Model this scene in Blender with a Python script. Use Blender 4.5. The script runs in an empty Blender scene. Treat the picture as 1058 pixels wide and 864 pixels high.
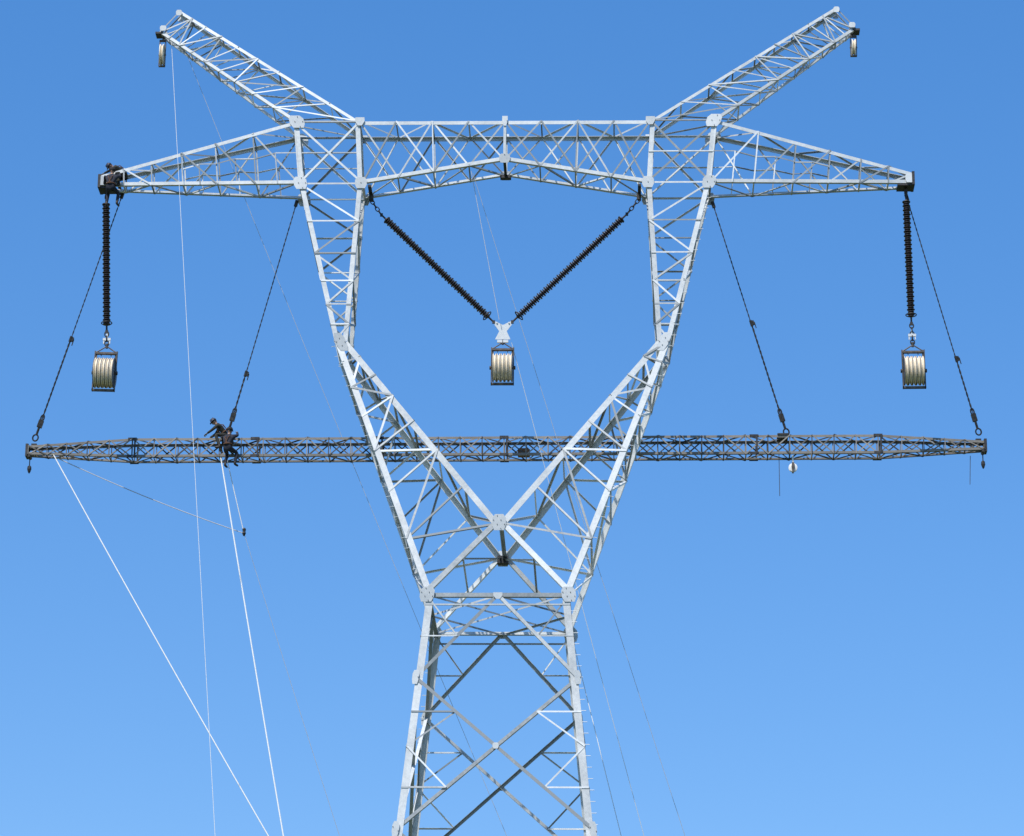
import bpy, bmesh, math, random
from mathutils import Vector as V, Matrix, Quaternion
random.seed(7)
sc=bpy.context.scene
# ---------------------------------------------------------------- materials
def nt(name):
    m=bpy.data.materials.new(name); m.use_nodes=True
    return m,m.node_tree.nodes,m.node_tree.links,m.node_tree.nodes['Principled BSDF']
def mat_noise(name,c1,c2,scale=5,rough=.6,metal=0,bump=0,detail=5,coords='Object'):
    m,N,L,b=nt(name)
    tc=N.new('ShaderNodeTexCoord'); no=N.new('ShaderNodeTexNoise'); no.inputs['Scale'].default_value=scale; no.inputs['Detail'].default_value=detail
    L.new(tc.outputs[coords],no.inputs['Vector'])
    cr=N.new('ShaderNodeValToRGB'); cr.color_ramp.elements[0].position=.35; cr.color_ramp.elements[1].position=.68
    cr.color_ramp.elements[0].color=(*c1,1); cr.color_ramp.elements[1].color=(*c2,1)
    L.new(no.outputs['Fac'],cr.inputs['Fac']); L.new(cr.outputs['Color'],b.inputs['Base Color'])
    b.inputs['Roughness'].default_value=rough; b.inputs['Metallic'].default_value=metal
    if bump:
        bp=N.new('ShaderNodeBump'); bp.inputs['Strength'].default_value=bump; L.new(no.outputs['Fac'],bp.inputs['Height']); L.new(bp.outputs['Normal'],b.inputs['Normal'])
    return m
def steel(name,lo,hi,metal,rough):
    m,N,L,b=nt(name)
    tc=N.new('ShaderNodeTexCoord')
    n1=N.new('ShaderNodeTexNoise'); n1.inputs['Scale'].default_value=1.0; n1.inputs['Detail'].default_value=5; L.new(tc.outputs['Object'],n1.inputs['Vector'])
    n2=N.new('ShaderNodeTexNoise'); n2.inputs['Scale'].default_value=9; n2.inputs['Detail'].default_value=4; L.new(tc.outputs['Object'],n2.inputs['Vector'])
    at=N.new('ShaderNodeAttribute'); at.attribute_name='tone'
    a=N.new('ShaderNodeMath'); a.operation='MULTIPLY_ADD'; a.inputs[1].default_value=.45; L.new(n1.outputs['Fac'],a.inputs[0]); L.new(at.outputs['Fac'],a.inputs[2])
    a2=N.new('ShaderNodeMath'); a2.operation='MULTIPLY_ADD'; a2.inputs[1].default_value=.25; L.new(n2.outputs['Fac'],a2.inputs[0]); L.new(a.outputs[0],a2.inputs[2])
    cr=N.new('ShaderNodeValToRGB'); cr.color_ramp.elements[0].position=.2; cr.color_ramp.elements[1].position=.8
    cr.color_ramp.elements[0].color=(*lo,1); cr.color_ramp.elements[1].color=(*hi,1)
    L.new(a2.outputs[0],cr.inputs['Fac']); L.new(cr.outputs['Color'],b.inputs['Base Color'])
    b.inputs['Metallic'].default_value=metal
    r=N.new('ShaderNodeMath'); r.operation='MULTIPLY_ADD'; r.inputs[1].default_value=.25; r.inputs[2].default_value=rough-.12; L.new(n2.outputs['Fac'],r.inputs[0]); L.new(r.outputs[0],b.inputs['Roughness'])
    return m
M_steel=steel('galvanised_steel',(.24,.262,.268),(.76,.78,.77),.1,.45)
M_plate=steel('gusset_steel',(.38,.41,.42),(.68,.70,.70),.1,.5)
M_beam=steel('weathered_steel',(.045,.041,.036),(.31,.285,.25),.0,.65)
M_dark=mat_noise('dark_iron',(.02,.02,.022),(.06,.055,.05),12,.55,.4)
M_bolt=mat_noise('bolt_zinc',(.11,.11,.11),(.2,.2,.2),20,.5,.5)
M_ins=mat_noise('silicone_rubber',(.014,.010,.010),(.04,.022,.022),6,.45)
M_nylon=mat_noise('nylon_sheave',(.76,.65,.49),(.86,.78,.64),7,.8)
M_nylon.node_tree.nodes['Principled BSDF'].inputs['Specular IOR Level'].default_value=.25
M_frame=mat_noise('block_frame_paint',(.05,.045,.04),(.15,.12,.10),6,.55,.2)
M_white=mat_noise('white_rope',(.65,.65,.62),(.8,.8,.78),30,.8)
M_grope=mat_noise('grey_rope',(.4,.42,.46),(.55,.57,.6),30,.8)
M_wire=mat_noise('steel_wire_rope',(.035,.035,.04),(.08,.08,.085),40,.6,.3)
M_cloth=mat_noise('work_clothes',(.012,.016,.014),(.05,.045,.032),9,.9)
M_cloth2=mat_noise('work_clothes_navy',(.010,.013,.022),(.028,.03,.045),8,.9)
M_skin=mat_noise('skin',(.30,.17,.11),(.38,.22,.15),12,.55)
M_boot=mat_noise('boot_leather',(.02,.015,.012),(.05,.035,.025),12,.6)
M_glove=mat_noise('cotton_glove',(.12,.11,.10),(.2,.18,.16),20,.9)
M_helmet=mat_noise('helmet_plastic',(.02,.025,.05),(.03,.04,.07),4,.6)
M_harn=mat_noise('harness_webbing',(.10,.045,.02),(.16,.07,.03),20,.8)
M_hair=mat_noise('black_hair',(.01,.008,.007),(.02,.016,.014),30,.8)
M_canvas=mat_noise('canvas_bag',(.12,.06,.03),(.24,.13,.07),10,.9)
M_porc=mat_noise('white_paint',(.75,.75,.73),(.85,.85,.83),8,.35)
M_conc=mat_noise('concrete',(.26,.25,.23),(.4,.39,.36),3,.85,0,.2)

# ---------------------------------------------------------------- mesh builder
class MB:
    def __init__(s): s.v=[]; s.f=[]; s.t=[]; s.m=[]
    def add(s,vs,fs,tone=.3,mi=0):
        o=len(s.v); s.v+= [tuple(x) for x in vs]; s.f+=[tuple(i+o for i in f) for f in fs]; s.t+=[tone]*len(fs); s.m+=[mi]*len(fs)
    def L(s,p,q,u,v,a,t=None):
        p=V(p);q=V(q);d=(q-p)
        if d.length<1e-4: return
        d.normalize(); u=V(u); u=(u-d*u.dot(d)).normalized(); v=V(v); v=(v-d*v.dot(d)); v=(v-u*v.dot(u)).normalized()
        t=t or max(.008,a*.1)
        pr=[(0,0),(a,0),(a,t),(t,t),(t,a),(0,a)]
        vs=[p+u*x+v*y for x,y in pr]+[q+u*x+v*y for x,y in pr]
        fs=[(i,(i+1)%6,(i+1)%6+6,i+6) for i in range(6)]+[(5,4,3,2,1,0),(6,7,8,9,10,11)]
        s.add(vs,fs,random.uniform(-.25,.42))
    def box(s,c,ax,ay,az,tone=.3,mi=0):
        c=V(c);ax=V(ax);ay=V(ay);az=V(az)
        vs=[c+ax*i+ay*j+az*k for i in(-1,1) for j in(-1,1) for k in(-1,1)]
        s.add(vs,[(0,1,3,2),(4,6,7,5),(0,4,5,1),(2,3,7,6),(0,2,6,4),(1,5,7,3)],tone,mi)
    def cyl(s,p,q,r,n=10,r2=None,tone=.3,mi=0):
        p=V(p);q=V(q);d=(q-p).normalized(); a=d.orthogonal().normalized(); b=d.cross(a); r2=r if r2 is None else r2
        vs=[p+(a*math.cos(2*math.pi*i/n)+b*math.sin(2*math.pi*i/n))*r for i in range(n)]+[q+(a*math.cos(2*math.pi*i/n)+b*math.sin(2*math.pi*i/n))*r2 for i in range(n)]
        s.add(vs,[(i,(i+1)%n,(i+1)%n+n,i+n) for i in range(n)]+[tuple(range(n))[::-1],tuple(range(n,2*n))],tone,mi)
    def lathe(s,p,d,prof,n=20,tone=.3,mi=0):
        p=V(p);d=V(d).normalized(); a=d.orthogonal().normalized(); b=d.cross(a); k=len(prof); vs=[];fs=[]
        for h,r in prof:
            for i in range(n):
                an=2*math.pi*i/n; vs.append(p+d*h+(a*math.cos(an)+b*math.sin(an))*r)
        for j in range(k-1):
            for i in range(n): fs.append((j*n+i,j*n+(i+1)%n,(j+1)*n+(i+1)%n,(j+1)*n+i))
        fs.append(tuple(range(n))[::-1]); fs.append(tuple(range((k-1)*n,k*n)))
        s.add(vs,fs,tone,mi)
    def tube(s,pts,r,n=6,closed=False,tone=.3,mi=0):
        pts=[V(p) for p in pts]; k=len(pts); vs=[];fs=[]
        prev=None
        for i,p in enumerate(pts):
            d=(pts[(i+1)%k]-pts[i-1]) if closed else (pts[min(i+1,k-1)]-pts[max(i-1,0)])
            d.normalize()
            a=d.orthogonal().normalized() if prev is None else (prev-d*prev.dot(d)).normalized()
            prev=a; b=d.cross(a)
            for j in range(n):
                an=2*math.pi*j/n; vs.append(p+(a*math.cos(an)+b*math.sin(an))*r)
        for i in range(k if closed else k-1):
            for j in range(n): fs.append((i*n+j,i*n+(j+1)%n,((i+1)%k)*n+(j+1)%n,((i+1)%k)*n+j))
        s.add(vs,fs,tone,mi)
    def build(s,name,mats,parent=None,smooth=False):
        me=bpy.data.meshes.new(name); me.from_pydata(s.v,[],s.f); me.update()
        at=me.attributes.new('tone','FLOAT','FACE'); at.data.foreach_set('value',s.t)
        if not isinstance(mats,(list,tuple)): mats=[mats]
        for m in mats: me.materials.append(m)
        me.polygons.foreach_set('material_index',s.m)
        bm=bmesh.new(); bm.from_mesh(me); bmesh.ops.recalc_face_normals(bm,faces=bm.faces); bm.to_mesh(me); bm.free()
        if smooth:
            me.polygons.foreach_set('use_smooth',[True]*len(me.polygons))
            try: me.set_sharp_from_angle(angle=math.radians(35))
            except Exception: pass
        ob=bpy.data.objects.new(name,me); sc.collection.objects.link(ob)
        if parent: ob.parent=parent
        return ob
def empty(name,loc=(0,0,0),rot=(0,0,0)):
    e=bpy.data.objects.new(name,None); e.location=loc; e.rotation_euler=rot; e.empty_display_size=.3; sc.collection.objects.link(e); return e
def lerp(a,b,t): return V(a)*(1-t)+V(b)*t

# ---------------------------------------------------------------- lattice helpers
def brace(mb,p,q,n,a,trim=0):
    """angle brace from p to q lying on the face with outward normal n"""
    a=a*.76
    p=V(p);q=V(q);d=(q-p).normalized(); u=n.cross(d).normalized()
    if u.z>0: u=-u
    if random.random()<.35: u=-u
    off=n*random.choice([-.014,.012,.02,-.022,.028])+n*random.uniform(-.003,.003)
    mb.L(p+off-u*a*.5,q+off-u*a*.5,u,-n,a)
def ts(n,ratio):
    w=[ratio**i for i in range(n)]; S=sum(w); t=[0]
    for x in w: t.append(t[-1]+x/S)
    return t
def face(mb,A0,A1,B0,B1,n,pat,nout,a,ratio=1,flip=0,ah=None,ends=True):
    A0,A1,B0,B1=map(V,(A0,A1,B0,B1)); T=ts(n,ratio); ah=ah or a*.85
    for i in range(n):
        a0,a1=lerp(A0,A1,T[i]),lerp(A0,A1,T[i+1]); b0,b1=lerp(B0,B1,T[i]),lerp(B0,B1,T[i+1])
        if 'X' in pat: brace(mb,a0,b1,nout,a); brace(mb,b0,a1,nout,a)
        if 'Z' in pat:
            if (i+flip)%2: brace(mb,a0,b1,nout,a)
            else: brace(mb,b0,a1,nout,a)
        if 'N' in pat:
            brace(mb,*((a0,b1) if flip else (b0,a1)),nout,a)
        if 'R' in pat:  # redundant members of a large X panel
            w0=(b0-a0).length; w1=(b1-a1).length; tc=w0/(w0+w1); cc=lerp(a0,b1,tc)
            for (s0,s1) in((a0,a1),(b0,b1)):
                mid=lerp(s0,s1,tc)
                for e in (s0,s1):
                    m=lerp(e,cc,.5); brace(mb,m,lerp(e,mid,.5),nout,a*.5)
                    brace(mb,m,mid,nout,a*.5)
        if 'H' in pat and (i>0 or ends): brace(mb,a0,b0,nout,ah)
    if 'H' in pat and ends: brace(mb,lerp(A0,A1,1),lerp(B0,B1,1),nout,ah)
def boxseg(mb,S,E,n,pats,ch,a,ratio=1,chords=True,flips=(0,1,0,1),ends=True):
    """S,E: 4 corners in cyclic order"""
    S=[V(x) for x in S];E=[V(x) for x in E]; ch=ch*.86
    cs=sum(S,V())/4; ce=sum(E,V())/4; cen=(cs+ce)/2
    for i in range(4):
        j=(i+1)%4
        if chords:
            k=(i-1)%4; mb.L(S[i],E[i],(S[j]-S[i])+(E[j]-E[i]),(S[k]-S[i])+(E[k]-E[i]),ch,ch*.11); mb.t[-8:]=[random.uniform(.12,.32)]*8
        if pats[i]:
            m=(S[i]+S[j]+E[i]+E[j])/4
            nn=((E[i]+E[j])-(S[i]+S[j])).cross((S[j]+E[j])-(S[i]+E[i])).normalized()
            if nn.dot(m-cen)<0: nn=-nn
            face(mb,S[i],E[i],S[j],E[j],n,pats[i],nn,a,ratio,flips[i],ends=ends)

# ---------------------------------------------------------------- transmission tower
tower=empty('transmission_tower')
mb=MB()
zw,ww=35.04,2.468; zx,dx=37.77,2.098
zk,xko,xki,dk=44.92,6.03,5.56,1.174
zb,xbo,xbi,db=51.28,7.54,5.21,.755
zt,xto,xti=53.76,7.79,5.36
zc=52.19
hw=lambda z: ww+(zw-z)*.0997
sq=lambda z:[(-hw(z),-hw(z),z),(hw(z),-hw(z),z),(hw(z),hw(z),z),(-hw(z),hw(z),z)]
# body
levels=[35.04,32.0,26.6,20.2,12.4,0.35]
for i in range(5):
    z0,z1=levels[i],levels[i+1]; S=sq(z0);E=sq(z1)
    if i==0:
        boxseg(mb,S,E,1,[None]*4,.29,.11)
        for k in range(4):
            a,b=V(S[k]),V(S[(k+1)%4]); c,d=V(E[k]),V(E[(k+1)%4]); m=(a+b)/2
            n=V((0,0,1)).cross(b-a).normalized(); 
            if n.dot(m-V((0,0,m.z)))<0: n=-n
            brace(mb,a,b,n,.19); brace(mb,m,c,n,.15); brace(mb,m,d,n,.15)
            for (p,q,o) in((a,c,1),(b,d,1)):
                brace(mb,lerp(m,q,.5),lerp(p,q,.5),n,.06); brace(mb,lerp(m,q,.5),p,n,.065)
            brace(mb,lerp(a,c,.12),lerp(b,d,.12),n,.07)
    else:
        boxseg(mb,S,E,1,['XR']*4,.29,.15)
        if i==3: 
            for k in range(4):
                a,b=V(S[k]),V(S[(k+1)%4]); m=(a+b)/2; n=V((m.x,m.y,0)).normalized(); brace(mb,a,b,n,.12)
# waist diaphragm
W=[V(p) for p in sq(zw)]
up=V((0,0,1))
mids=[(W[k]+W[(k+1)%4])/2 for k in range(4)]
for k in range(4): brace(mb,mids[k],mids[(k+1)%4],up,.09)
brace(mb,W[0],W[2],up,.08); brace(mb,W[1],W[3],up,.08)
# V arms, columns, head, beam, arms, peaks
for s in(-1,1):
    O0,O1=[(s*ww,-ww,zw),(s*ww,ww,zw)]; I0,I1=[(0,-dx,zx),(0,dx,zx)]
    KOf,KOb,KIf,KIb=(s*xko,-dk,zk),(s*xko,dk,zk),(s*xki,-dk,zk),(s*xki,dk,zk)
    boxseg(mb,[O0,I0,I1,O1],[KOf,KIf,KIb,KOb],7,['ZH','ZH','ZH','ZH'],.25,.1,.86,flips=(0,1,1,0),ends=False)
    # crossing chords from X node down to waist corners
    for y0,y1 in((-dx,-ww),(dx,ww)):
        mb.L((0,y0,zx),(s*ww,y1,zw),(s,0,1),(0,-y0,0),.18)
    brace(mb,(s*ww*.5,-(dx+ww)/2,(zx+zw)/2),(s*ww*.5,(dx+ww)/2,(zx+zw)/2),up,.09)
    brace(mb,(s*ww*.5,-(dx+ww)/2,(zx+zw)/2),(0,dx,zx),up,.08)
    brace(mb,(s*ww*.5,(dx+ww)/2,(zx+zw)/2),(s*ww,-ww,zw),up,.08)
    # upper columns
    BOf,BOb,BIf,BIb=(s*xbo,-db,zb),(s*xbo,db,zb),(s*xbi,-db,zb),(s*xbi,db,zb)
    boxseg(mb,[KOf,KIf,KIb,KOb],[BOf,BIf,BIb,BOb],6,['ZH','Z','ZH','Z'],.2,.088,1.18,flips=(1,0,0,1),ends=False)
    TOf,TOb,TIf,TIb=(s*xto,-db,zt),(s*xto,db,zt),(s*xti,-db,zt),(s*xti,db,zt)
    boxseg(mb,[BOf,BIf,BIb,BOb],[TOf,TIf,TIb,TOb],1,['XH','XH','XH','XH'],.2,.1)
    for y,nn in((-db,V((0,-1,0))),(db,V((0,1,0)))):
        brace(mb,lerp((s*xbo,y,zb),(s*xto,y,zt),.5),lerp((s*xbi,y,zb),(s*xti,y,zt),.5),nn,.06)
    # beam half
    boxseg(mb,[BIf,TIf,TIb,BIb],[(0,-db,zc),(0,-db,zt),(0,db,zt),(0,db,zc)],4,['X','ZH','X','ZH'],.16,.08,ends=True)
    for y,nn in((-db,V((0,-1,0))),(db,V((0,1,0)))):
        for t in(.5,): brace(mb,lerp((s*xbi,y,zb),(0,y,zc),t),lerp((s*xti,y,zt),(0,y,zt),t),nn,.06)
    # cross arm
    xt=s*15.0
    E=[(xt,-.28,51.42),(xt,-.28,51.82),(xt,.28,51.82),(xt,.28,51.42)]
    boxseg(mb,[BOf,TOf,TOb,BOb],E,6,['NH','ZH','NH','ZH'],.15,.078,.9,flips=(1,0,1,0))
    S=[V(p) for p in [BOf,TOf,TOb,BOb]]
    for (i,j,nn) in((0,1,V((0,-1,0))),(3,2,V((0,1,0)))):
        T=ts(6,.9)
        for k in range(3):
            p=lerp(S[i],E[i],T[k]); q=lerp(S[j],E[j],T[k]); p1=lerp(S[i],E[i],T[k+1]); q1=lerp(S[j],E[j],T[k+1])
            m=(p1+q)/2; brace(mb,m,(p+q)/2,nn,.055); brace(mb,m,(p+p1)/2,nn,.055); brace(mb,m,(p1+q1)/2,nn,.055)
    # earth-wire peak
    P=[(s*12.3,-.2,58.62),(s*13.05,-.2,57.72),(s*13.05,.2,57.72),(s*12.3,.2,58.62)]
    boxseg(mb,[TIf,TOf,TOb,TIb],P,9,['ZH','ZH','ZH','ZH'],.13,.066,.9,flips=(1,0,0,1))
mb.L((0,-dx,zx),(0,dx,zx),(1,0,0),(0,0,-1),.14)
for y,nn in((-db,V((0,-1,0))),(db,V((0,1,0)))): brace(mb,(0,y,zc),(0,y,zt),nn,.13)
lat=mb.build('lattice_members',M_steel,tower)
# gusset plates with bolts
gp=MB()
def gusset(c,ny,w,h,sk=0,bolts=True,low=0):
    c=V(c); n=V((0,ny,0)); y=V((0,ny*.045,0)); t=.007
    w*=.8;h*=.82
    out=[(-w*.7,-h),(w*.7,-h),(w,-h*.35),(w,h*.5),(w*.6,h),(-w*.6,h),(-w,h*.5),(-w,-h*.35)]
    if low: out=[(-w*.45,-h),(w*.45,-h),(w,h*.1),(w*.95,h),(-w*.95,h),(-w,h*.1)]
    vs=[c+y+V((x+sk*z,0,z)) for x,z in out]+[c+y+n*t*2+V((x+sk*z,0,z)) for x,z in out]
    k=len(out)
    gp.add(vs,[(i,(i+1)%k,(i+1)%k+k,i+k) for i in range(k)]+[tuple(range(k))[::-1],tuple(range(k,2*k))],random.uniform(-.1,.4))
    if bolts:
        nx=max(2,int(w/.06)); nz=max(2,int(h/.065))
        for i in range(nx):
            for j in range(nz):
                x=(-.8+1.6*i/(nx-1))*w; z=(-.8+1.6*j/(nz-1))*h
                if (i+j)%2 or abs(x)/w+abs(z)/h>1.35: continue
                p=c+y+n*t*2+V((x+sk*z,0,z)); gp.cyl(p,p+n*.025,.016,6,mi=1)
for ny in(-1,1):
    for s in(-1,1):
        gusset((s*(ww-.02),ny*ww,zw),ny,.31,.33,-s*.12)
        gusset((s*(xko+xki)/2,ny*dk,zk-.05),ny,.24,.42,s*.4)
        gusset((s*(xbo-.05),ny*db,zb),ny,.3,.3,s*.15); gusset((s*(xbi+.05),ny*db,zb),ny,.27,.27,0)
        gusset((s*(xto-.1),ny*db,zt-.02),ny,.34,.3,s*.3); gusset((s*(xti),ny*db,zt-.02),ny,.22,.2,0,low=1)
        gusset((s*hw(32),ny*hw(32),32),ny,.14,.3,-s*.1); gusset((s*hw(26.6),ny*hw(26.6),26.6),ny,.15,.32,-s*.1)
        gusset((s*14.85,ny*.3,51.6),ny,.2,.22,0,False)
        gusset((s*12.9,ny*.22,57.86),ny,.15,.13,0,False); gusset((s*12.33,ny*.22,58.5),ny,.14,.14,0,False)
    gusset((0,ny*dx,zx),ny,.3,.36); gusset((0,ny*db,zc+.05),ny,.25,.22); gusset((0,ny*db,zt-.02),ny,.13,.24,0,True,1)
    gusset((0,ny*ww,zw-.05),ny,.2,.14,0,True,1)
    for z0,z1 in((32,26.6),):
        t=hw(z0)/(hw(z0)+hw(z1)); zz=z0+(z1-z0)*t; gusset((0,ny*hw(zz),zz),ny,.13,.13)
gp.build('gusset_plates',[M_plate,M_bolt],tower)
# climbing step bolts on two legs and one V chord
sb=MB()
def steps(p,q,d,n):
    for i in range(n):
        c=lerp(p,q,(i+.5)/n); sb.cyl(c,c+V(d)*.17,.011,5)
steps((hw(0.35),-hw(.35),.35),(ww,-ww,zw),(1,0,0),86); steps((-hw(.35),hw(.35),.35),(-ww,ww,zw),(-1,0,0),86)
steps((ww,-ww,zw),(xko,-dk,zk),(1,0,-.2),25); steps((xko,-dk,zk),(xbo,-db,zb),(1,0,0),15)
steps((-ww,-ww,zw),(-xko,-dk,zk),(-1,0,-.2),25)
sb.build('step_bolts',M_steel,tower)
# tip hardware
hd=MB()
for s in(-1,1):
    hd.box((s*14.98,0,51.6),(.05,0,0),(0,.36,0),(0,0,.26))
    hd.box((s*14.7,0,51.36),(.3,0,0),(0,.3,0),(0,0,.03))
    hd.box((s*14.72,0,51.25),(.06,0,0),(0,.05,0),(0,0,.12))
    hd.box((s*4.95,0,51.2),(.06,0,0),(0,.72,0),(0,0,.04)); hd.box((s*4.93,0,51.04),(.08,0,0),(0,.04,0),(0,0,.12))
    hd.box((s*13.05,0,57.7),(.14,0,0),(0,.22,0),(0,0,.04)); hd.box((s*12.9,0,57.66),(.05,0,0),(0,.05,0),(0,0,.1))
hd.box((0,0,zc-.02),(.05,0,0),(0,.7,0),(0,0,.05)); hd.box((0,db-.1,zc-.08),(.2,0,0),(0,.12,0),(0,0,.06)); hd.box((0,dx-.15,zx-.12),(.2,0,0),(0,.12,0),(0,0,.14))
hd.build('attachment_plates',M_dark,tower)
ft=MB()
for x in(-1,1):
    for y in(-1,1):
        c=(x*(hw(0)+.03),y*(hw(0)+.03)); ft.box((c[0],c[1],.12),(.55,0,0),(0,.55,0),(0,0,.25)); ft.cyl((c[0],c[1],.36),(c[0],c[1],.40),.3,12)
ft.build('concrete_footings',M_conc,tower)

# ---------------------------------------------------------------- insulator strings
def insulator(p,q,ring_end=True,name='insulator_string'):
    p=V(p);q=V(q); d=(q-p); Ltot=d.length; d.normalize()
    e=empty(name); b=MB(); h=.22; prof=[(h,.03)]; i=0
    z=h+.05
    while z<Ltot-.3:
        R=.145 if i%2==0 else .115
        prof+=[(z,.05),(z+.02,.06),(z+.028,R),(z+.045,R),(z+.065,.055)]; z+=.085; i+=1
    prof.append((Ltot-.25,.03))
    b.lathe(p,d,prof,20); b.build('rubber_sheds',M_ins,e,True)
    m=MB(); m.cyl(p,p+d*.24,.035,10); m.cyl(q-d*.27,q,.035,10); m.box(p+d*.02,(.05,0,0),(0,.03,0),(0,0,.06)); m.box(q,(.05,0,0),(0,.03,0),(0,0,.06))
    a=d.orthogonal().normalized(); bb=d.cross(a)
    for c,r in((p+d*.32,.13),(q-d*.34,.19)):
        m.tube([c+(a*math.cos(t*math.pi/12)+bb*math.sin(t*math.pi/12))*r for t in range(24)],.02,8,True)
        for k in(0,12): m.cyl(c+(a*math.cos(k*math.pi/12))*r,c+d*(.1 if c!=p else 0),.012,6)
    m.build('end_fittings',M_dark,e,True); return e
insulator((-14.75,0,51.1),(-14.46,0,45.75))
insulator((14.72,0,51.1),(14.77,0,46.0))
insulator((-4.55,0,50.35),(-.36,0,46.1))
insulator((4.5,0,50.35),(.32,0,46.1))
def link(name,p,q,r=.03):
    m=MB(); p=V(p);q=V(q); n=max(2,int((q-p).length/.16)); 
    for i in range(n):
        a=lerp(p,q,i/n); b=lerp(p,q,(i+1)/n); d=(b-a).normalized(); o=V((0,1,0)) if i%2 else d.cross(V((0,1,0))).normalized()
        L=(b-a).length*.62; c=(a+b)/2; pts=[c+d*math.cos(t*math.pi/6)*L+o*math.sin(t*math.pi/6)*r*1.6 for t in range(12)]
        m.tube(pts,r*.5,6,True)
    return m.build(name,M_dark,None,True)
link('shackle_chain',(-4.93,0,50.92),(-4.55,0,50.35),.04); link('shackle_chain',(4.93,0,50.92),(4.5,0,50.35),.04)
# yoke
yk=MB()
def flat(mbx,pts,y,t=.012,mi=0):
    k=len(pts); vs=[V((x,y-t,z)) for x,z in pts]+[V((x,y+t,z)) for x,z in pts]
    mbx.add(vs,[(i,(i+1)%k,(i+1)%k+k,i+k) for i in range(k)]+[tuple(range(k)),tuple(range(k,2*k))[::-1]],.3,mi)
flat(yk,[(-.33,46.14),(-.02,45.98),(.30,46.14),(.30,46.0),(.12,45.74),(.26,45.42),(-.3,45.42),(-.15,45.74),(-.33,46.0)],0)
for x in(-.24,.2): yk.cyl((x,-.05,46.06),(x,.05,46.06),.03,8)
yk.box((-.02,0,45.34),(.2,0,0),(0,.04,0),(0,0,.05))
yk.build('yoke_plate',M_plate)

# ---------------------------------------------------------------- stringing blocks
def block(x,zt_,zb_,tilt=0,hang=None):
    e=empty('stringing_pulley_block',(x,0,zt_),(0,tilt,0)); H=zt_-zb_; W=.40
    fr=MB()
    fr.box((0,0,-.08),(W,0,0),(0,.07,0),(0,0,.035)); fr.box((0,0,-H+.04),(W+.02,0,0),(0,.06,0),(0,0,.035))
    for s in(-1,1):
        fr.box((s*W,0,-H/2),(.018,0,0),(0,.06,0),(0,0,H/2)); fr.box((s*(W-.045),.0,-.2),(.03,0,0),(0,.03,0),(0,0,.1))
        fr.cyl((s*(W-.02),0,-H*.54),(s*(W+.07),0,-H*.54),.07,12)
        fr.cyl((s*(W-.1),0,0),(s*.03,0,.18),.022,8)
        fr.cyl((s*W,0,-.05),(s*(W-.1),0,.0),.025,8)
    for k in(-2,2): fr.box((k*.09,0,-.13),(.012,0,0),(0,.03,0),(0,0,.05))
    fr.cyl((-W,0,-H*.54),(W,0,-H*.54),.04,10); fr.cyl((0,0,.12),(0,0,.3),.045,8)
    fr.build('steel_frame',M_frame,e)
    sh=MB(); R=H*.36; w=.060
    for k in range(5):
        cx=(k-2)*.142
        prof=[(-w,R*.3),(-w,R*.97),(-w*.8,R),(-w*.55,R*.98),(-w*.2,R*.86),(w*.2,R*.86),(w*.55,R*.98),(w*.8,R),(w,R*.97),(w,R*.3)]
        sh.lathe((cx,0,-H*.54),(1,0,0),prof,40)
    sh.build('nylon_sheaves',M_nylon,e,True)
    dk_=MB()
    for k in range(6): dk_.cyl(((k-2.5)*.142-.009,0,-H*.54),((k-2.5)*.142+.009,0,-H*.54),R*1.0,30)
    dk_.build('spacer_discs',M_frame,e)
    return e
block(-14.43,44.98,43.44,.03); block(14.79,44.98,43.5,-.01); block(-.02,45.1,43.66,0)
link('shackle_chain',(-14.46,0,45.75),(-14.43,0,45.2),.045); link('shackle_chain',(14.77,0,46.0),(14.79,0,45.2),.045)
for x,z in((-14.44,45.45),(14.78,45.55)):
    yb=MB(); yb.box((0,0,0),(.14,0,0),(0,.03,0),(0,0,.05)); yb.box((0,0,.12),(.03,0,0),(0,.02,0),(0,0,.1)); yb.box((-.11,0,-.09),(.02,0,0),(0,.02,0),(0,0,.08)); yb.box((.11,0,-.09),(.02,0,0),(0,.02,0),(0,0,.08))
    o=yb.build('clevis_yoke',M_plate); o.location=(x,0,z)
# peak pulleys
def small_pulley(x,z,H,name='earth_wire_pulley'):
    e=empty(name,(x,0,z)); m=MB()
    for s in(-1,1): m.box((s*.11,0,-H*.55),(.014,0,0),(0,.05,0),(0,0,H*.42))
    m.box((0,0,-H*.13),(.12,0,0),(0,.05,0),(0,0,.03)); m.cyl((0,0,0),(0,0,-H*.13),.03,8); m.cyl((-.14,0,-H*.6),(.14,0,-H*.6),.03,8); m.box((0,0,-H*.97),(.12,0,0),(0,.05,0),(0,0,.02))
    m.build('frame',M_frame,e)
    s=MB(); R=H*.33; s.lathe((0,0,-H*.6),(1,0,0),[(-.07,.05),(-.07,R),(-.04,R),(0,R*.75),(.04,R),(.07,R),(.07,.05)],24); s.build('sheave',M_nylon,e,True)
small_pulley(-12.92,57.62,1.25); small_pulley(12.95,57.62,.95)

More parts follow.
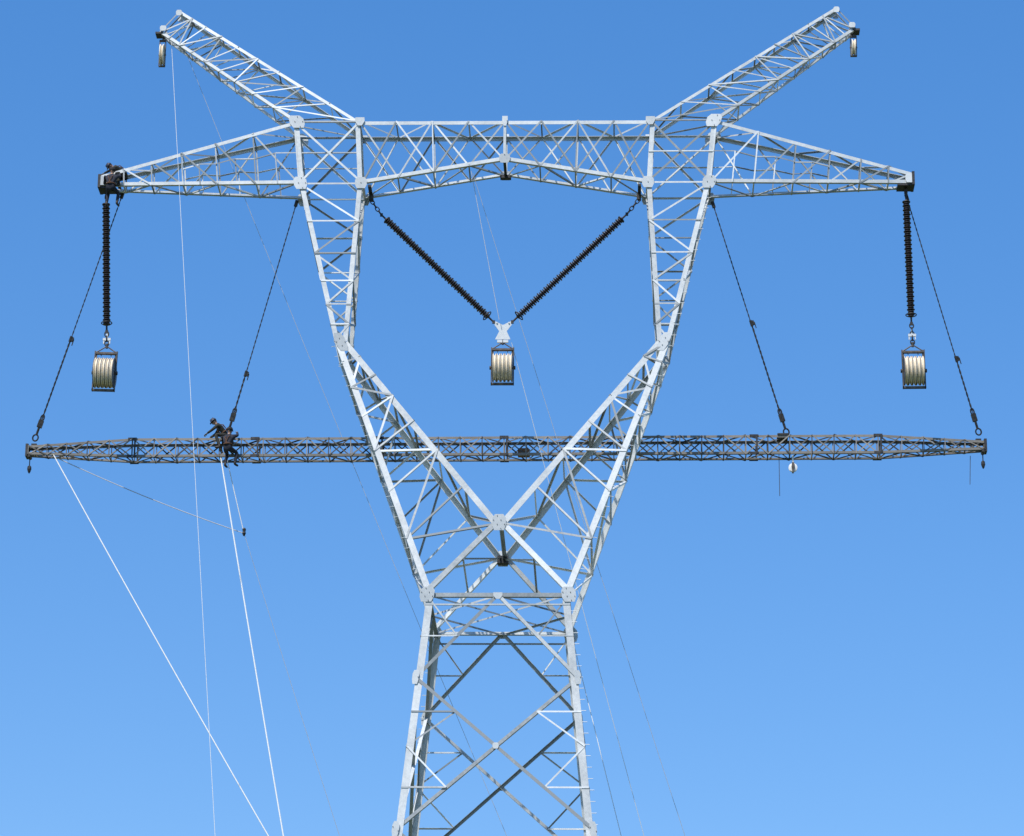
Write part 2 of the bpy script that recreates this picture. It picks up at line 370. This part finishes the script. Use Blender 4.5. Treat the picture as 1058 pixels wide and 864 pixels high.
# ---------------------------------------------------------------- suspended lattice beam
lb=empty('suspended_lattice_gangway',(0,2.2,41.98),(0,-.0045,0)); g=MB()
b=.36; be=.17; xm=13.6; xe=17.45
def sec(x,h): return [(x,-h,-h),(x,-h,h),(x,h,h),(x,h,-h)]
boxseg(g,sec(-xm,b),sec(xm,b),34,['XH','Z','XH','ZH'],.105,.056)
for s in(-1,1):
    boxseg(g,sec(s*xm,b),sec(s*xe,be),5,['XH','Z','XH','ZH'],.105,.054,.95)
g.build('angle_lattice',M_beam,lb)
g=MB()
for s in(-1,1):
    g.box((s*17.5,0,0),(.05,0,0),(0,.2,0),(0,0,.24)); g.box((s*17.25,0,be+.04),(.1,0,0),(0,.17,0),(0,0,.04)); g.cyl((s*17.42,-.2,-.2),(s*17.42,.2,-.2),.07,10)
    g.cyl((s*17.4,0,-.2),(s*17.4,0,-.62),.02,6)
    g.lathe((s*17.4,0,-.55),(0,0,-1),[(0,.03),(.04,.07),(.14,.08),(.24,.05),(.3,.02)],10)
for x in(-13.6,-9.1,-4.55,0,4.55,9.1,13.6):
    for y in(-1,1):
        for z in(-1,1): g.box((x,y*(b+.012),z*b*.93),(.16,0,0),(0,.01,0),(0,0,.05))
        g.box((x+.1,y*(b+.03),0),(.03,0,0),(0,.01,0),(0,0,b))
for s in(-1,1): g.box((s*10.15,0,b+.03),(.2,0,0),(0,.4,0),(0,0,.03))
g.build('end_plates_and_splices',M_dark,lb)

# ---------------------------------------------------------------- ropes
def rope(name,p,q,r,mat,sag=0,n=24,strands=0):
    p=V(p);q=V(q); pts=[lerp(p,q,i/n)-V((0,0,sag*4*(i/n)*(1-i/n))) for i in range(n+1)]
    m=MB()
    if strands:
        K=int((q-p).length/.06); d=(q-p).normalized(); a=d.orthogonal().normalized(); bb=d.cross(a)
        for s in range(strands):
            pp=[]
            for i in range(K+1):
                t=i/K; an=i*.9+s*2*math.pi/strands; pp.append(lerp(p,q,t)-V((0,0,sag*4*t*(1-t)))+(a*math.cos(an)+bb*math.sin(an))*r*.55)
            m.tube(pp,r*.62,5)
    else: m.tube(pts,r,6)
    return m.build(name,mat,None,True)
def hoist(p,q,f):
    """wire rope fall with a lever chain hoist at fraction f and a hook at the bottom"""
    e=empty('hoist_rope'); p=V(p);q=V(q); d=(q-p).normalized(); a=d.cross(V((0,1,0))).normalized()
    o=rope('wire_fall',p,q,.022,M_wire,.03,strands=2); o.parent=e
    m=MB(); c=lerp(p,q,f)
    m.cyl(c-d*.11,c+d*.11,.055,10); m.box(c+a*.07,a*.035,(0,.04,0),d*.08); m.box(c+a*.12+d*.1,a*.014,(0,.02,0),d*.12)
    o=rope('chain_fall',c,q-d*.5,.032,M_dark,.01,strands=2); o.parent=e
    m.tube([q-d*.45+d*.1*math.cos(t)*1.2+a*.06*math.sin(t) for t in [i*math.pi/8 for i in range(16)]],.028,6,True)
    m.box(q-d*.22,a*.09,(0,.05,0),d*.14); m.cyl(q-d*.1,q+d*.22,.045,8)
    m.tube([q+d*.32+d*.12*math.cos(t)+a*.1*math.sin(t) for t in [i*math.pi/8 for i in range(16)]],.03,6,True)
    m.box(p+d*.1,a*.06,(0,.04,0),d*.12)
    m.build('chain_hoist_and_hook',M_dark,e,True)
hoist((-14.2,.45,51.45),(-17.15,2.2,42.75),.62)
hoist((-7.75,.8,51.25),(-10.05,2.2,43.0),.78)
hoist((7.65,.8,51.15),(10.2,2.2,42.95),.55)
hoist((14.75,.3,51.2),(17.2,2.2,42.95),.72)
# tail ropes down to the ground and pilot lines
rope('white_hauling_rope',(-16.5,2.0,41.7),(8.8,-12,.05),.021,M_white,.7,60)
rope('white_hauling_rope',(-10.35,1.9,41.6),(-1.4,-9,.05),.025,M_white,.4,60)
rope('tag_line',(-16.5,2.2,41.7),(-9.42,2.2,38.75),.016,M_grope,.12)
rope('tag_line',(-10.15,2.2,41.6),(-9.42,2.2,38.75),.016,M_white,.02)
rope('tag_line',(-9.42,2.2,38.75),(4.2,8,.05),.009,M_grope,.6,40)
rope('pilot_line',(-12.6,0,57.4),(-6.2,-10,.05),.009,M_white,.2,40)
rope('pilot_line',(-12.4,.1,57.9),(12.5,9,.05),.009,M_grope,.6,40)
rope('pilot_line',(-1.2,0,52.0),(15.8,8,.05),.009,M_grope,.5,40)
rope('pilot_line',(.3,0,45.3),(12.8,8,.05),.010,M_white,.3,40)
rope('pilot_line',(2.5,2.4,34.9),(10.6,-6,.05),.013,M_white,.2,40)
rope('pilot_line',(-1.25,-.2,52.0),(-.15,-.2,46.1),.011,M_grope,0)
rope('tag_line',(10.0,2.0,41.7),(10.0,2.0,40.1),.012,M_wire)
rope('tag_line',(16.95,2.2,41.7),(16.9,2.2,40.6),.012,M_wire)
hk=MB(); hk.lathe((0,0,0),(0,0,-1),[(0,.04),(.06,.07),(.14,.05),(.2,.07),(.3,.03)],10); o=hk.build('rope_weight',M_dark,None,True); o.location=(-9.42,2.2,38.95)
# lifting block hanging at the right pick point
e=empty('snatch_block',(10.5,2.0,41.3)); m=MB(); m.cyl((0,0,.35),(0,0,0),.03,8); m.lathe((0,-.07,-.12),(0,1,0),[(0,.08),(.02,.16),(.05,.12),(.09,.12),(.12,.16),(.14,.08)],20); m.build('white_sheave',M_porc,e,True)
m=MB(); 
for s in(-1,1): flat(m,[(-.04,.06),(.04,.06),(.06,-.12),(.03,-.3),(-.03,-.3),(-.06,-.12)],s*.1,.01)
m.build('cheek_plates',M_frame,e)
m=MB(); m.box((0,0,0),(.22,0,0),(0,.14,0),(0,0,.12)); m.box((0,0,.14),(.18,0,0),(0,.11,0),(0,0,.025)); m.tube([(.15*math.cos(t),0,.13+.16*math.sin(t)) for t in [i*math.pi/10 for i in range(11)]],.015,6)
o=m.build('tool_bag',M_canvas); bv=o.modifiers.new('b','BEVEL'); bv.width=.03; bv.segments=3; o.location=(.72,2.1,41.78)

# ---------------------------------------------------------------- line workers
def skin(name,verts,edges,radii,mat,parent,root=0,sub=2):
    me=bpy.data.meshes.new(name); me.from_pydata(verts,edges,[]); me.update(); me.materials.append(mat)
    ob=bpy.data.objects.new(name,me); sc.collection.objects.link(ob); ob.parent=parent
    md=ob.modifiers.new('skin','SKIN')
    for i,r in enumerate(radii):
        sv=me.skin_vertices[0].data[i]; sv.radius=(r,r) if not isinstance(r,tuple) else r; sv.use_root=(i==root)
    md.use_smooth_shade=True
    s=ob.modifiers.new('sub','SUBSURF'); s.levels=sub; s.render_levels=sub
    return ob
def worker(loc,rz,pose,cloth,helm,tilt=(0,0)):
    e=empty('line_worker',loc,(tilt[0],tilt[1],rz)); P=pose
    names=['pelvis','waist','chest','neck']; vs=[P[n] for n in names]; ed=[(0,1),(1,2),(2,3)]; rd=[(.15,.12),(.145,.115),(.17,.125),.06]
    def add(v,r,par): vs.append(v); rd.append(r); ed.append((par,len(vs)-1)); return len(vs)-1
    for s,S in((1,'l'),(-1,'r')):
        sh=add(P['sh'+S],.078,2); el=add(P['el'+S],.056,sh); add(P['wr'+S],.042,el)
        hp=add(P['hp'+S],.1,0); kn=add(P['kn'+S],.072,hp); add(P['an'+S],.055,kn)
    skin('body',vs,ed,rd,cloth,e)
    for S in 'lr':
        an,kn,to=V(P['an'+S]),V(P['kn'+S]),V(P['to'+S])
        heel=an+(an-kn).normalized()*.07
        skin('boot_'+S,[an-(an-kn).normalized()*.06,heel,lerp(heel,to,.6),to],[(0,1),(1,2),(2,3)],[.055,.05,.045,.035],M_boot,e)
        w,el=V(P['wr'+S]),V(P['el'+S]); d=(w-el).normalized(); side=d.cross(V((0,0,1))).normalized(); dn=side.cross(d).normalized()
        if dn.z>0: dn=-dn
        tsn=1 if S=='l' else -1
        palm=w+d*.06
        skin('palm_'+S,[w-d*.02,palm,w+d*.1],[(0,1),(1,2)],[.03,(.042,.022),(.042,.02)],M_glove,e)
        for k,(o,Lf) in enumerate(((-.03,.07),(-.01,.08),(.01,.075),(.03,.06))):
            r0=w+d*.09+side*o; a=r0+d*Lf*.5+dn*.012; c=a+d*Lf*.15+dn*Lf*.45; f=c-d*Lf*.2+dn*Lf*.25
            skin('finger_%s_%d'%(S,k+1),[r0,a,c,f],[(0,1),(1,2),(2,3)],[.01,.009,.0085,.007],M_glove,e,0,1)
        t0=w+d*.045+side*.03*tsn; t1=t0+side*.035*tsn+d*.025; t2=t1+d*.03+dn*.02
        skin('thumb_'+S,[t0,t1,t2],[(0,1),(1,2)],[.012,.011,.009],M_glove,e,0,1)
    # head with face
    n,h=V(P['neck']),V(P['head']); upv=(h-n).normalized(); fw=V(P['look']).normalized(); fw=(fw-upv*fw.dot(upv)*.6).normalized(); u2=(upv-fw*upv.dot(fw)).normalized(); lf=u2.cross(fw)
    bm=bmesh.new(); bmesh.ops.create_uvsphere(bm,u_segments=24,v_segments=16,radius=1)
    for v in bm.verts:
        x,y,z=v.co; fx=x*.098*(1.0 if z>0 else 1-.12*abs(z)); wy=y*.076*(1 if z>-.1 else 1-.32*(abs(z)-.1)); hz=z*.118
        if x>.2 and z<-.3: fx+=.006
        if x>.85 and abs(z-.02)<.25 and abs(y)>.25: fx-=.008
        v.co=h+fw*fx+lf*wy+u2*hz
    me=bpy.data.meshes.new('head'); bm.to_mesh(me); bm.free(); me.materials.append(M_skin)
    for p in me.polygons: p.use_smooth=True
    o=bpy.data.objects.new('head',me); sc.collection.objects.link(o); o.parent=e
    m=MB(); m.cyl(n-u2*.02,h-u2*.06,.056,14,.052)
    m.lathe(h+fw*.09+u2*.012,fw*.7-u2,[(0,.006),(.03,.013),(.042,.015),(.05,.006)],8)
    for s in(-1,1):
        m.lathe(h+lf*s*.07,lf*s,[(0,.03),(.012,.028),(.018,.015)],10)
    m.build('neck_nose_ears',M_skin,e,True)
    m=MB()
    for s in(-1,1): m.lathe(h+fw*.084+lf*s*.03+u2*.005,fw,[(0,.011),(.006,.008),(.009,.003)],8)
    m.box(h+fw*.092-u2*.052,lf*.022,fw*.006,u2*.004)
    m.build('eyes_and_mouth',M_hair,e,True)
    m=MB(); m.lathe(h-fw*.012-u2*.03,u2,[(0,.078),(.05,.1),(.07,.1)],18); m.build('hair',M_hair,e,True)
    m=MB(); prof=[(.045,.125),(.055,.118),(.08,.115),(.11,.104),(.14,.082),(.157,.05),(.163,.01)]
    m.lathe(h-fw*.0,u2,prof,24); m.box(h+fw*.13+u2*.05,fw*.035,lf*.07,u2*.005); m.box(h+u2*.163,fw*.08,lf*.012,u2*.008)
    m.build('safety_helmet',helm,e,True)
    # harness
    pe,ch,wa=V(P['pelvis']),V(P['chest']),V(P['waist']); ax=(ch-pe).normalized(); f2=(V((1,0,0))-ax*ax.x).normalized(); l2=ax.cross(f2); m=MB()
    m.tube([wa-ax*.03+f2*math.cos(t)*.15+l2*math.sin(t)*.165 for t in [i*math.pi/12 for i in range(24)]],.022,6,True)
    for s in(-1,1):
        m.tube([wa+f2*.14+l2*s*.08,ch+f2*.14+l2*s*.1,ch+ax*.13+l2*s*.09,ch-f2*.15+l2*s*.07,wa-f2*.14-l2*s*.03],.016,6)
    m.build('safety_harness',M_harn,e,True)
    return e
def mir(d):
    o=dict(d)
    for k in list(d):
        if k.endswith('l') and k[:-1] in('sh','el','wr','hp','kn','an','to'):
            r=k[:-1]+'r'
            if r not in o: x,y,z=d[k]; o[r]=(x,-y,z)
    return o
lean=mir(dict(pelvis=(0,0,.13),waist=(.11,0,.22),chest=(.32,0,.33),neck=(.47,0,.41),head=(.6,0,.45),look=(.7,0,-1),shl=(.37,.2,.36),ell=(.56,.3,.16),wrl=(.8,.22,.06),elr=(.6,-.27,.2),wrr=(.84,-.12,.12),hpl=(.02,.1,.1),knl=(.34,.35,.02),anl=(.2,.4,-.4),tol=(.37,.42,-.5)))
straddle=mir(dict(pelvis=(0,0,.13),waist=(.09,0,.26),chest=(.25,0,.44),neck=(.37,0,.56),head=(.47,0,.66),look=(1,0,-.9),shl=(.29,.2,.49),ell=(.48,.27,.28),wrl=(.7,.15,.16),elr=(.44,-.28,.28),wrr=(.62,-.12,.08),hpl=(.02,.1,.1),knl=(.36,.36,.04),anl=(.2,.42,-.38),tol=(.37,.44,-.48)))
hang=mir(dict(pelvis=(0,0,0),waist=(.0,0,.16),chest=(.03,0,.38),neck=(.05,0,.55),head=(.09,0,.69),look=(1,0,.2),shl=(.04,.2,.44),ell=(.2,.32,.26),wrl=(.42,.22,.36),elr=(.16,-.3,.5),wrr=(.38,-.16,.7),hpl=(0,.1,-.03),knl=(.34,.2,-.1),anl=(.22,.2,-.5),tol=(.42,.22,-.58)))
worker((-10.2,2.2,42.38),math.pi,straddle,M_cloth,M_helmet)
worker((-10.05,1.5,41.78),math.radians(68),hang,M_cloth2,M_hair)
worker((-14.05,0,51.86),math.radians(183),lean,M_cloth,M_helmet)
worker((-14.5,-.62,51.2),math.radians(80),hang,M_cloth2,M_hair)

# ---------------------------------------------------------------- ground
bm=bmesh.new(); N_=60
bmesh.ops.create_grid(bm,x_segments=N_,y_segments=N_,size=3000)
for v in bm.verts:
    r=v.co.length
    v.co.z=0 if r<350 else (math.sin(v.co.x*.004)*math.cos(v.co.y*.005))*min(1,(r-350)/900)*14
me=bpy.data.meshes.new('ground'); bm.to_mesh(me); bm.free()
m,N,L,bs=nt('grass_field'); tc=N.new('ShaderNodeTexCoord'); n1=N.new('ShaderNodeTexNoise'); n1.inputs['Scale'].default_value=.06; n1.inputs['Detail'].default_value=12; n1.inputs['Roughness'].default_value=.7
L.new(tc.outputs['Object'],n1.inputs['Vector']); cr=N.new('ShaderNodeValToRGB'); E=cr.color_ramp.elements; E[0].position=.35; E[0].color=(.035,.055,.018,1); E[1].position=.65; E[1].color=(.13,.11,.06,1); x=E.new(.5); x.color=(.06,.085,.025,1)
L.new(n1.outputs['Fac'],cr.inputs['Fac']); L.new(cr.outputs['Color'],bs.inputs['Base Color']); bs.inputs['Roughness'].default_value=.95
n2=N.new('ShaderNodeTexNoise'); n2.inputs['Scale'].default_value=9; n2.inputs['Detail'].default_value=6; L.new(tc.outputs['Object'],n2.inputs['Vector']); bp=N.new('ShaderNodeBump'); bp.inputs['Strength'].default_value=.6; bp.inputs['Distance'].default_value=.1; L.new(n2.outputs['Fac'],bp.inputs['Height']); L.new(bp.outputs['Normal'],bs.inputs['Normal'])
me.materials.append(m); o=bpy.data.objects.new('ground',me); sc.collection.objects.link(o)

# ---------------------------------------------------------------- light
el=math.radians(56); az=math.radians(206)   # azimuth from +Y towards +X
sd=V((math.sin(az)*math.cos(el),math.cos(az)*math.cos(el),math.sin(el)))
sun=bpy.data.lights.new('sun','SUN'); sun.energy=5.0; sun.angle=math.radians(.5); sun.color=(1,.95,.88)
so=bpy.data.objects.new('sun',sun); sc.collection.objects.link(so); so.rotation_euler=sd.to_track_quat('Z','Y').to_euler()
w=bpy.data.worlds.new('World'); sc.world=w; w.use_nodes=True; WN=w.node_tree.nodes; WL=w.node_tree.links
bg=WN['Background']; sk=WN.new('ShaderNodeTexSky'); sk.sky_type='NISHITA'; sk.sun_disc=False; sk.sun_elevation=el; sk.sun_rotation=az; sk.altitude=1000; sk.air_density=1.15; sk.dust_density=.1; sk.ozone_density=4.0
gm=WN.new('ShaderNodeGamma'); gm.inputs['Gamma'].default_value=.66
hs=WN.new('ShaderNodeHueSaturation'); hs.inputs['Hue'].default_value=.511; hs.inputs['Saturation'].default_value=1.6; hs.inputs['Value'].default_value=2.0
WL.new(sk.outputs[0],gm.inputs['Color']); WL.new(gm.outputs[0],hs.inputs['Color']); WL.new(hs.outputs[0],bg.inputs[0]); bg.inputs[1].default_value=.15
# ---------------------------------------------------------------- camera
a,yaw,pitch,roll,f,D=.0363,-.0030,.3427,.0100,3488.5,114.3576
cd=bpy.data.cameras.new('camera'); co=bpy.data.objects.new('camera',cd); sc.collection.objects.link(co)
cd.sensor_fit='HORIZONTAL'; cd.sensor_width=36; cd.lens=36*f/1058; cd.clip_end=8000; cd.clip_start=.5
R=Matrix.Rotation(a+yaw,4,'Z')@Matrix.Rotation(math.pi/2+pitch,4,'X')@Matrix.Rotation(roll,4,'Z')
co.matrix_world=Matrix.Translation((D*math.sin(a),-D*math.cos(a),1.6))@R
sc.camera=co
sc.view_settings.view_transform='Standard'; sc.view_settings.look='None'; sc.view_settings.exposure=0
